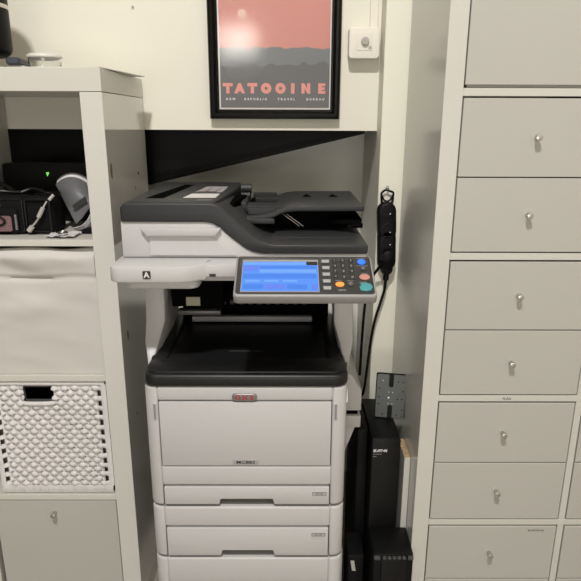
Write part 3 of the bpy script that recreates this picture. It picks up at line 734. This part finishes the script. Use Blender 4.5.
# input tray
def tray_sheet(bm, pts, y0, y1, th, bev=.003):
    prism(bm, [(x, z) for x, z in pts] + [(x, z - th) for x, z in reversed(pts)], 'y', y0, y1, bev, 2)
b = BM(); tray_sheet(b, [(-.112, 1.158), (-.055, 1.164), (-.034, 1.170), (-.016, 1.179), (-.002, 1.1835), (.02, 1.1855), (.178, 1.1865)], 1.372, 1.680, .012)
it = obj('input_tray', b, 'dgrey', pt)
def tri(x0, x1, y0, y1, z):
    b = BM(); prism(b, [(x0, y0), (x1, y0), ((x0 + x1) / 2, y1)], 'z', z - .001, z + .0006); return b
for (x, y) in ((.050, 1.545), (.119, 1.545)): obj('arrow_mark', tri(x - .012, x + .012, y, y + .06, 1.1865), 'dark', it)
b = BM(); box(b, -.095, -.030, 1.40, 1.418, 1.162, 1.176, .0008, 1); box(b, -.100, -.012, 1.418, 1.50, 1.166, 1.178, .0008, 1); obj('paper_guide', b, 'dgrey', it)
b = BM(); box(b, -.095, -.030, 1.642, 1.66, 1.162, 1.184, .0008, 1); box(b, -.085, -.012, 1.56, 1.642, 1.166, 1.180, .0008, 1); obj('paper_guide', b, 'dgrey', it)
# black underside, catch tray and wire stops
b = BM(); box(b, -.10, .150, 1.44, 1.66, 1.1245, 1.171, .004); prism(b, [(.10, 1.40), (.170, 1.375), (.178, 1.41), (.178, 1.60), (.10, 1.62)], 'z', 1.140, 1.152, .003); tube(b, [(.150, 1.374, 1.141), (.176, 1.374, 1.141)], .006, 12)
obj('catch_tray', b, 'dark', pt)
b = BM(); tube(b, [(-.012, 1.385, 1.166), (.028, 1.372, 1.139)], .0005, 6); tube(b, [(-.003, 1.385, 1.166), (.037, 1.372, 1.139)], .0005, 6); obj('wire_stop', b, 'gplast', pt, 'thin grey wires')
b = BM(); prism(b, [(-.075, 1.118), (.165, 1.1175), (.165, 1.1205), (-.03, 1.1215)], 'y', 1.33, 1.60, .001); obj('exit_ramp', b, 'dgrey', pt)
# tilted control panel
O = Vector((-.0995, 1.068, 1.0635)); Vv = Vector((0, .1025, .0485)).normalized()
Mp = Matrix(((1, 0, 0, O.x), (0, Vv.y, -Vv.z, O.y), (0, Vv.z, Vv.y, O.z), (0, 0, 0, 1)))
PW, PH = .2655, .113
b = BM(); prism(b, rrect(-.004, PW + .0045, -.006, PH + .004, .009), 'z', -.022, -.001, .004, 3, Mp)
cp_ = obj('control_panel', b, 'plastic3', pt)
b = BM(); prism(b, rrect(.0, PW, .0, PH, .007), 'z', -.003, .0006, .0008, 2, Mp); fc = obj('panel_face', b, 'face', cp_, 'black panel face')
def pp(u0, u1, v0, v1, z0, z1, m, name, par, r=.0006, lab=None, bev=0.):
    b = BM(); prism(b, rrect(u0, u1, v0, v1, r, 3), 'z', z0, z1, bev, 1, Mp); return obj(name, b, m, par, lab)
pp(.0095, .1605, .0035, .1015, .0004, .0012, 'plastic2', 'screen_bezel', cp_, .001)
sn = pp(.0110, .1590, .0060, .0945, .0010, .0016, 'scr', 'touch_screen', cp_, .0006, 'lit blue touchscreen')
for k in range(4): pp(.0118 + k * .0312, .0422 + k * .0312, .0845, .0925, .0015, .0018, 'scr2', 'screen_tab', sn)
pp(.1372, .1590, .0835, .0945, .0015, .0019, 'tray', 'screen_clock', sn)
pp(.0125, .0420, .066, .082, .0015, .0018, 'scr3', 'screen_field', sn); pp(.0445, .1560, .0725, .0810, .0015, .0018, 'scr4', 'screen_field', sn)
pp(.0445, .1560, .060, .070, .0015, .0018, 'scr2', 'screen_field', sn); pp(.0125, .1560, .043, .056, .0015, .0018, 'scr4', 'screen_field', sn)
for k in range(3): pp(.018 + k * .036, .046 + k * .036, .032, .038, .0015, .0018, 'scr2', 'screen_button', sn)
for k in range(3): pp(.014 + k * .042, .053 + k * .042, .012, .025, .0015, .0018, 'scr3' if k == 1 else 'scr4', 'screen_button', sn)
pp(.146, .156, .009, .026, .0015, .0018, 'scr3', 'screen_button', sn)
for k in range(5):
    v = .0955 - k * .0203
    kb = pp(.1680, .1825, v - .0042, v + .0042, .0005, .0030, 'key', 'function_key', cp_, .001, None, .0005)
    b = BM(); box(b, .1665, .184, v + .0060, v + .0072, .0005, .0008, Mx=Mp); obj('key_caption', b, 'legend', kb)
b2 = BM(); b3 = BM(); labs = '123456789*0#'
for i in range(12):
    u = .1935 + (i % 3) * .0163; v = .0985 - (i // 3) * .0172
    b = BM(); prism(b, ell(u, v, .0062, .0058, 18), 'z', .0004, .0022, .0005, 1, Mp); kd = obj('number_key', b, 'ring', cp_)
    b = BM(); prism(b, ell(u, v, .0054, .0050, 18), 'z', .0021, .0024, 0, 1, Mp); text(b3, labs[i], .0085, Mp @ Matrix.Translation((u, v, .0026)), .0002, .0002)
    obj('key_top', b, 'tray', kd)
obj('key_digits', b3, 'legend', cp_, 'grey printed digits')
def ekey(u, v, ru_, rv, m, name, lab):
    b = BM(); prism(b, ell(u, v, ru_, rv, 24), 'z', .0004, .0030, .0008, 2, Mp); return obj(name, b, m, cp_, lab)
k1 = ekey(.2475, .094, .0085, .0085, 'kblue', 'power_key', 'round blue key'); ekey(.2490, .0735, .0055, .005, 'ring', 'moon_key', 'small dark key')
b = BM(); text(b, 'C', .008, Mp @ Matrix.Translation((.249, .0735, .0032)), .0002, .0002); obj('key_letter', b, 'legend', cp_)
ekey(.2495, .0470, .0105, .0085, 'kpink', 'stop_key', 'oval salmon key'); b = BM()
prism(b, [(.2375, .0265), (.2405, .0265), (.2405, .020), (.2370, .020), (.2375, .010), (.2405, .007), (.2500, .0055), (.2590, .009), (.2625, .0175), (.2590, .0265), (.2500, .0295), (.2405, .0285)], 'z', .0004, .003, .0008, 2, Mp); obj('start_key', b, 'kteal', cp_, 'large teal key')
ekey(.2000, .0255, .0085, .0068, 'korange', 'reset_key', 'lit orange key'); ekey(.2210, .0265, .0062, .0062, 'ring', 'clear_key', 'round dark key')
b = BM(); text(b, 'C', .0085, Mp @ Matrix.Translation((.221, .0265, .0032)), .0002, .0002)
for (u0, u1, v) in ((.2380, .2560, .1065), (.2360, .2600, .0825), (.244, .256, .0590), (.238, .252, .0325), (.2145, .2275, .0365), (.192, .204, .0375), (.196, .211, .0105), (.196, .211, .0075)):
    box(b, u0, u1, v, v + .0012, .0005, .0008, Mx=Mp)
obj('panel_captions', b, 'legend', cp_, 'fine grey printed captions')

# ------------------------------------------------------------------ power strip on the post
ps = thing('power_strip', 'black multi-socket power strip hanging on the cream post', 'power strip', (.283, 1.695, .955))
yS = 1.6965
def cap(bm, p0, p1, r, y0, y1, bev):
    d = Vector((p1[0] - p0[0], p1[1] - p0[1])); a = math.atan2(d.y, d.x); pts = []
    for i in range(13):
        t = a - PI / 2 + PI * i / 12; pts.append((p1[0] + r * math.cos(t), p1[1] + r * math.sin(t)))
    for i in range(13):
        t = a + PI / 2 + PI * i / 12; pts.append((p0[0] + r * math.cos(t), p0[1] + r * math.sin(t)))
    prism(bm, pts, 'y', y0, y1, bev, 3)
b = BM(); cap(b, (.2845, 1.0735), (.2815, 1.130), .0265, yS - .036, yS - .001, .008); cap(b, (.2880, .985), (.2850, 1.053), .0260, yS - .036, yS - .001, .008)
cap(b, (.287, 1.00), (.283, 1.12), .019, yS - .030, yS - .001, .004)
obj('casing', b, 'blackp', ps)
for k, (x, z) in enumerate(((.2815, 1.131), (.2843, 1.078), (.2856, 1.042))):
    b = BM(); lathe(b, [(.0195, 0), (.0195, .002), (.0175, .0024), (.0165, -.010), (.001, -.010)], 0, 0, 28, front(x, yS - .0358, z)); s_ = obj('socket', b, 'satin', ps)
    b = BM()
    for dx in (-.006, .006): lathe(b, [(.0026, 0), (.0026, .0006)], 0, 0, 12, front(x + dx, yS - .026, z - .002 - dx * .3))
    lathe(b, [(.0018, 0), (.0018, .001)], 0, 0, 10, front(x + .008, yS - .0376, z - .006)); obj('contact', b, 'steel', s_)
b = BM(); zh = 1.156
tube(b, [(.269, yS - .012, zh - .006), (.266, yS - .012, zh + .018), (.268, yS - .012, zh + .026), (.279, yS - .012, zh + .033), (.291, yS - .012, zh + .029), (.299, yS - .012, zh + .026), (.300, yS - .012, zh + .018), (.297, yS - .012, zh - .006)], .0030, 8, 4)
tube(b, [(.268, yS - .012, zh + .016), (.275, yS - .012, zh + .004), (.283, yS - .012, zh + .001), (.291, yS - .012, zh + .004), (.299, yS - .012, zh + .016)], .0026, 8, 4)
obj('hanger', b, 'blackp', ps)
b = BM(); tube(b, [(.284, 1.696, 1.194), (.284, 1.682, 1.191), (.284, 1.679, 1.196)], .0022, 8); lathe(b, [(.005, 0), (.005, .002), (.002, .004)], 0, 0, 14, front(.284, 1.697, 1.196))
tag(obj('wall_hook', b, 'gplast'), 'small metal hook on the post holding the power strip', 'hook')
pg = thing('power_plug', 'black plug with cord in the lowest socket of the power strip', 'plug', (.287, 1.64, .985))
b = BM(); lathe(b, [(.019, 0), (.0205, .006), (.019, .022), (.012, .026), (.001, .026)], 0, 0, 28, front(.2865, yS - .0362, 1.002)); obj('plug_body', b, 'blackp', pg)
b = BM(); tube(b, [(.286, yS - .055, 1.004), (.276, yS - .058, .990), (.262, yS - .045, .968), (.246, yS - .03, .935), (.236, yS - .02, .90), (.228, yS - .02, .80), (.224, yS - .015, .62)], .0042, 8, 6); obj('cord', b, 'blackp', pg)
fl = thing('strip_cable', 'black supply cable curving down from the power strip behind the printer', 'cable', (.29, 1.66, .96))
b = BM(); lathe(b, [(.013, 0), (.0175, .006), (.018, .02), (.015, .028), (.001, .029)], 0, 0, 28, front(.2895, yS - .006, .961)); tube(b, [(.290, yS - .022, .950), (.2885, yS - .022, .928)], .0085, 12)
obj('cable_entry', b, 'blackp', fl)
b = BM(); tube(b, [(.2885, yS - .022, .940), (.287, yS - .022, .90), (.276, yS - .022, .855), (.262, yS - .022, .80), (.252, yS - .022, .73), (.245, yS - .022, .65), (.238, yS - .022, .57), (.226, yS - .02, .545)], .0042, 8, 6)
obj('cord', b, 'blackp', fl)

# ------------------------------------------------------------------ equipment in the gap
up = thing('battery_backup', 'tall black battery backup tower standing below the power strip', 'battery backup', (.259, 1.48, 0))
obj('casing', box(BM(), .2216, .2965, 1.376, 1.600, .02, .581, .003, 2), 'blackp', up)
obj('front_bezel', box(BM(), .2216, .2965, 1.365, 1.3765, .02, .581, .003, 2), 'satin', up)
obj('stand', box(BM(), .2210, .2970, 1.38, 1.59, .0, .0195, .002), 'blackp', up)
b = BM()     # heavy slanted capitals drawn as blocks
def blk(ch, x, z, h):
    def P(pts): prism(b, [(x + (p[0] + p[1] * .12) * h, z + p[1] * h) for p in pts], 'y', 1.3642, 1.3652)
    if ch == 'E':
        P([(0, 0), (.95, 0), (.95, .25), (.3, .25), (.3, .39), (.85, .39), (.85, .62), (.3, .62), (.3, .75), (.95, .75), (.95, 1), (0, 1)])
    if ch == 'A': P([(0, 0), (.35, 0), (.75, .6), (.75, 0), (1.05, 0), (1.05, 1), (.65, 1)])
    if ch == 'T': P([(0, 1), (0, .72), (.3, .72), (.3, 0), (.6, 0), (.6, .72), (.9, .72), (.9, 1)])
    if ch == '-': P([(.25, .2), (.5, .5), (.25, .8), (0, .5)])
    if ch == 'N': P([(0, 0), (.3, 0), (.3, .5), (.7, 0), (1, 0), (1, 1), (.7, 1), (.7, .5), (.3, 1), (0, 1)])
x = .2255
for ch, w_ in (('E', 1.05), ('A', 1.12), ('T', .92), ('-', .55), ('N', 1.05)):
    blk(ch, x, .5440, .0076); x += w_ * .0076
obj('front_lettering', b, 'paper', up, 'white block lettering')
b = BM()
for k in range(7): box(b, .2255 + k * .0033, .2255 + k * .0033 + .0024, 1.3642, 1.3650, .5370, .5387)
for k in range(3): box(b, .2255 + k * .0032, .2255 + k * .0032 + .0022, 1.3642, 1.3650, .5295, .5315)
obj('small_lettering', b, 'legend', up, 'small grey lettering')
tag(obj('equipment_case', box(BM(), .190, .2190, 1.42, 1.66, 0, .578, .004, 2), 'blackp'), 'narrow black case standing between printer and battery backup tower', 'case')
lo = thing('black_appliance', 'low black box with ribbed front strip beside the drawer unit foot', 'device', (.2725, 1.305, 0))
obj('casing', box(BM(), .2215, .3235, 1.257, 1.362, .012, .3155, .004, 2), 'blackp', lo)
obj('front_panel', box(BM(), .2405, .3065, 1.250, 1.258, .014, .303, .002), 'satin', lo)
b = BM()
for (xa_, xb_) in ((.2225, .2375), (.3090, .3225)): box(b, xa_, xb_, 1.2505, 1.258, .302, .311, .001)
for k in range(5): prism(b, ell(.2490 + k * .0125, .3070, .0052, .0034, 12), 'y', 1.2505, 1.258)
obj('ribbed_strip', b, 'ring', lo, 'dark grey ribbed strip')
obj('foot', box(BM(), .228, .318, 1.26, 1.355, 0, .0125), 'blackp', lo)
lb_ = thing('chipboard_panel', 'white offcut board with bare chipboard top leaning beside the drawer unit', 'board', (.316, 1.41, 0))
obj('board', box(BM(), .3085, .3240, 1.3635, 1.459, 0, .5275, .0006, 1), 'white', lb_)
obj('raw_edge', box(BM(), .3087, .3238, 1.364, 1.4588, .5274, .5282), 'chip', lb_, 'bare chipboard edge')
# mounting plate leaning on the battery backup
mp_ = thing('mounting_plate', 'grey steel monitor mounting plate propped on the battery backup tower', 'plate', (.2835, 1.478, .581))
Mv = Matrix.Translation((.2835, 1.478, .5822)) @ Matrix.Rotation(math.radians(-8), 4, 'Z') @ Matrix.Rotation(math.radians(-9), 4, 'X') @ Matrix.Rotation(math.radians(1.0), 4, 'Y') @ Matrix.Scale(.875, 4)
def plate_outline(h0, h1, w):
    s = .0075
    pts = rrect(-w, w, h0, h1, .005, 4)
    # slots open at the top and bottom edge
    out = []
    bot = [(-s, h0), (-s, h0 + .036), (-s * .6, h0 + .041), (s * .6, h0 + .041), (s, h0 + .036), (s, h0)]
    top = [(s, h1), (s, h1 - .036), (s * .6, h1 - .041), (-s * .6, h1 - .041), (-s, h1 - .036), (-s, h1)]
    n = len(pts) // 4
    # rrect order: right-bottom, right-top, left-top, left-bottom
    return bot + pts[0:2 * n] + top + pts[2 * n:]
b = BM(); prism(b, plate_outline(.002, .142, .0445), 'y', -.003, 0, 0, 1, Mv); obj('plate', b, 'vesa', mp_)
b = BM(); prism(b, rrect(-.0475, .0475, -.0005, .1450, .006), 'y', .0003, .0075, .001, 1, Mv); obj('backing', b, 'blackp', mp_, 'black backing')
b = BM()
for (u, v) in ((-.027, .12), (.022, .12), (.037, .12), (-.036, .096), (-.036, .068), (-.036, .045), (.022, .064), (.036, .064), (-.022, .012), (.022, .012), (.037, .010), (.038, .09), (.038, .03)):
    lathe(b, [(.0022, 0), (.0022, .0006)], 0, 0, 10, Mv @ front(u, -.003, v))
obj('screw_hole', b, 'dark', mp_)
b = BM()
for (u, v, r) in ((-.006, .067, .003), (-.026, .121, .0018), (-.006, .085, .0014), (.006, .085, .0014), (-.006, .048, .0014), (.006, .048, .0014)):
    lathe(b, [(r, 0), (r, .0008), (r * .4, .001)], 0, 0, 12, Mv @ front(u, -.003, v))
obj('screw_head', b, 'steel', mp_)
ad = thing('power_adapter', 'black power adapter with small grey label beside the printer base', 'adapter', (.190, 1.30, 0))
obj('casing', box(BM(), .163, .207, 1.315, 1.412, 0, .262, .005, 2), 'blackp', ad)
b = BM(); prism(b, [(.170, .246), (.180, .245), (.185, .213), (.175, .214)], 'y', 1.3138, 1.3152); obj('rating_label', b, 'gplast', ad, 'small grey label')

# ------------------------------------------------------------------ light
lampt = thing('ceiling_lamp', 'round white ceiling lamp above the printer, outside the picture', 'lamp', (-.22, -.8, 4.2))
b = BM(); lathe(b, [(.03, 4.2), (.14, 4.195), (.14, 4.15), (.13, 4.14), (.001, 4.14)], -.22, -.8, 36); obj('lamp_base', b, 'wplast', lampt)
def area(name, loc, rot, sx, sy, e, col, shape='RECTANGLE'):
    l = bpy.data.lights.new(name, 'AREA'); l.shape = shape; l.size = sx; l.size_y = sy; l.energy = e; l.color = col
    o = bpy.data.objects.new(name, l); C.objects.link(o); o.location = loc; o.rotation_euler = rot; return o
area('ceiling_and_fill_light', (-.22, -.8, 4.12), (math.radians(12), 0, 0), .22, .22, 130, (1, .975, .945), 'DISK')
area('ceiling_and_fill_light', (.0, -2.2, .92), (math.radians(88), 0, 0), 1.8, .6, 21, (1, .975, .945))  # unseen fill light added low behind the camera to lift the lower fronts
w = bpy.data.worlds.new('World'); S.world = w; w.use_nodes = True
w.node_tree.nodes['Background'].inputs['Color'].default_value = (1, .97, .92, 1)
w.node_tree.nodes['Background'].inputs['Strength'].default_value = .10

# ------------------------------------------------------------------ camera
F, TH, YAW, ROLL, H = 589.57, .2818, -.0052, .0037, 1.379
r = Vector((math.cos(YAW), math.sin(YAW), 0)); f = Vector((-math.sin(YAW), math.cos(YAW), 0)); u = Vector((0, 0, 1))
f2 = f * math.cos(TH) - u * math.sin(TH); u2 = u * math.cos(TH) + f * math.sin(TH)
r3 = r * math.cos(ROLL) + u2 * math.sin(ROLL); u3 = u2 * math.cos(ROLL) - r * math.sin(ROLL)
cam = bpy.data.cameras.new('camera'); cam.sensor_width = 36; cam.lens = 36 * F / 581; cam.clip_start = .02
co = bpy.data.objects.new('camera', cam); C.objects.link(co)
co.matrix_world = Matrix(((r3.x, u3.x, -f2.x, 0), (r3.y, u3.y, -f2.y, 0), (r3.z, u3.z, -f2.z, H), (0, 0, 0, 1)))
S.camera = co
vs = S.view_settings; vs.view_transform = 'Standard'; vs.look = 'None'; vs.exposure = 0; vs.gamma = 1; vs.use_curve_mapping = False
S.display_settings.display_device = 'sRGB'
S.cycles.use_denoising = True; S.cycles.max_bounces = 8
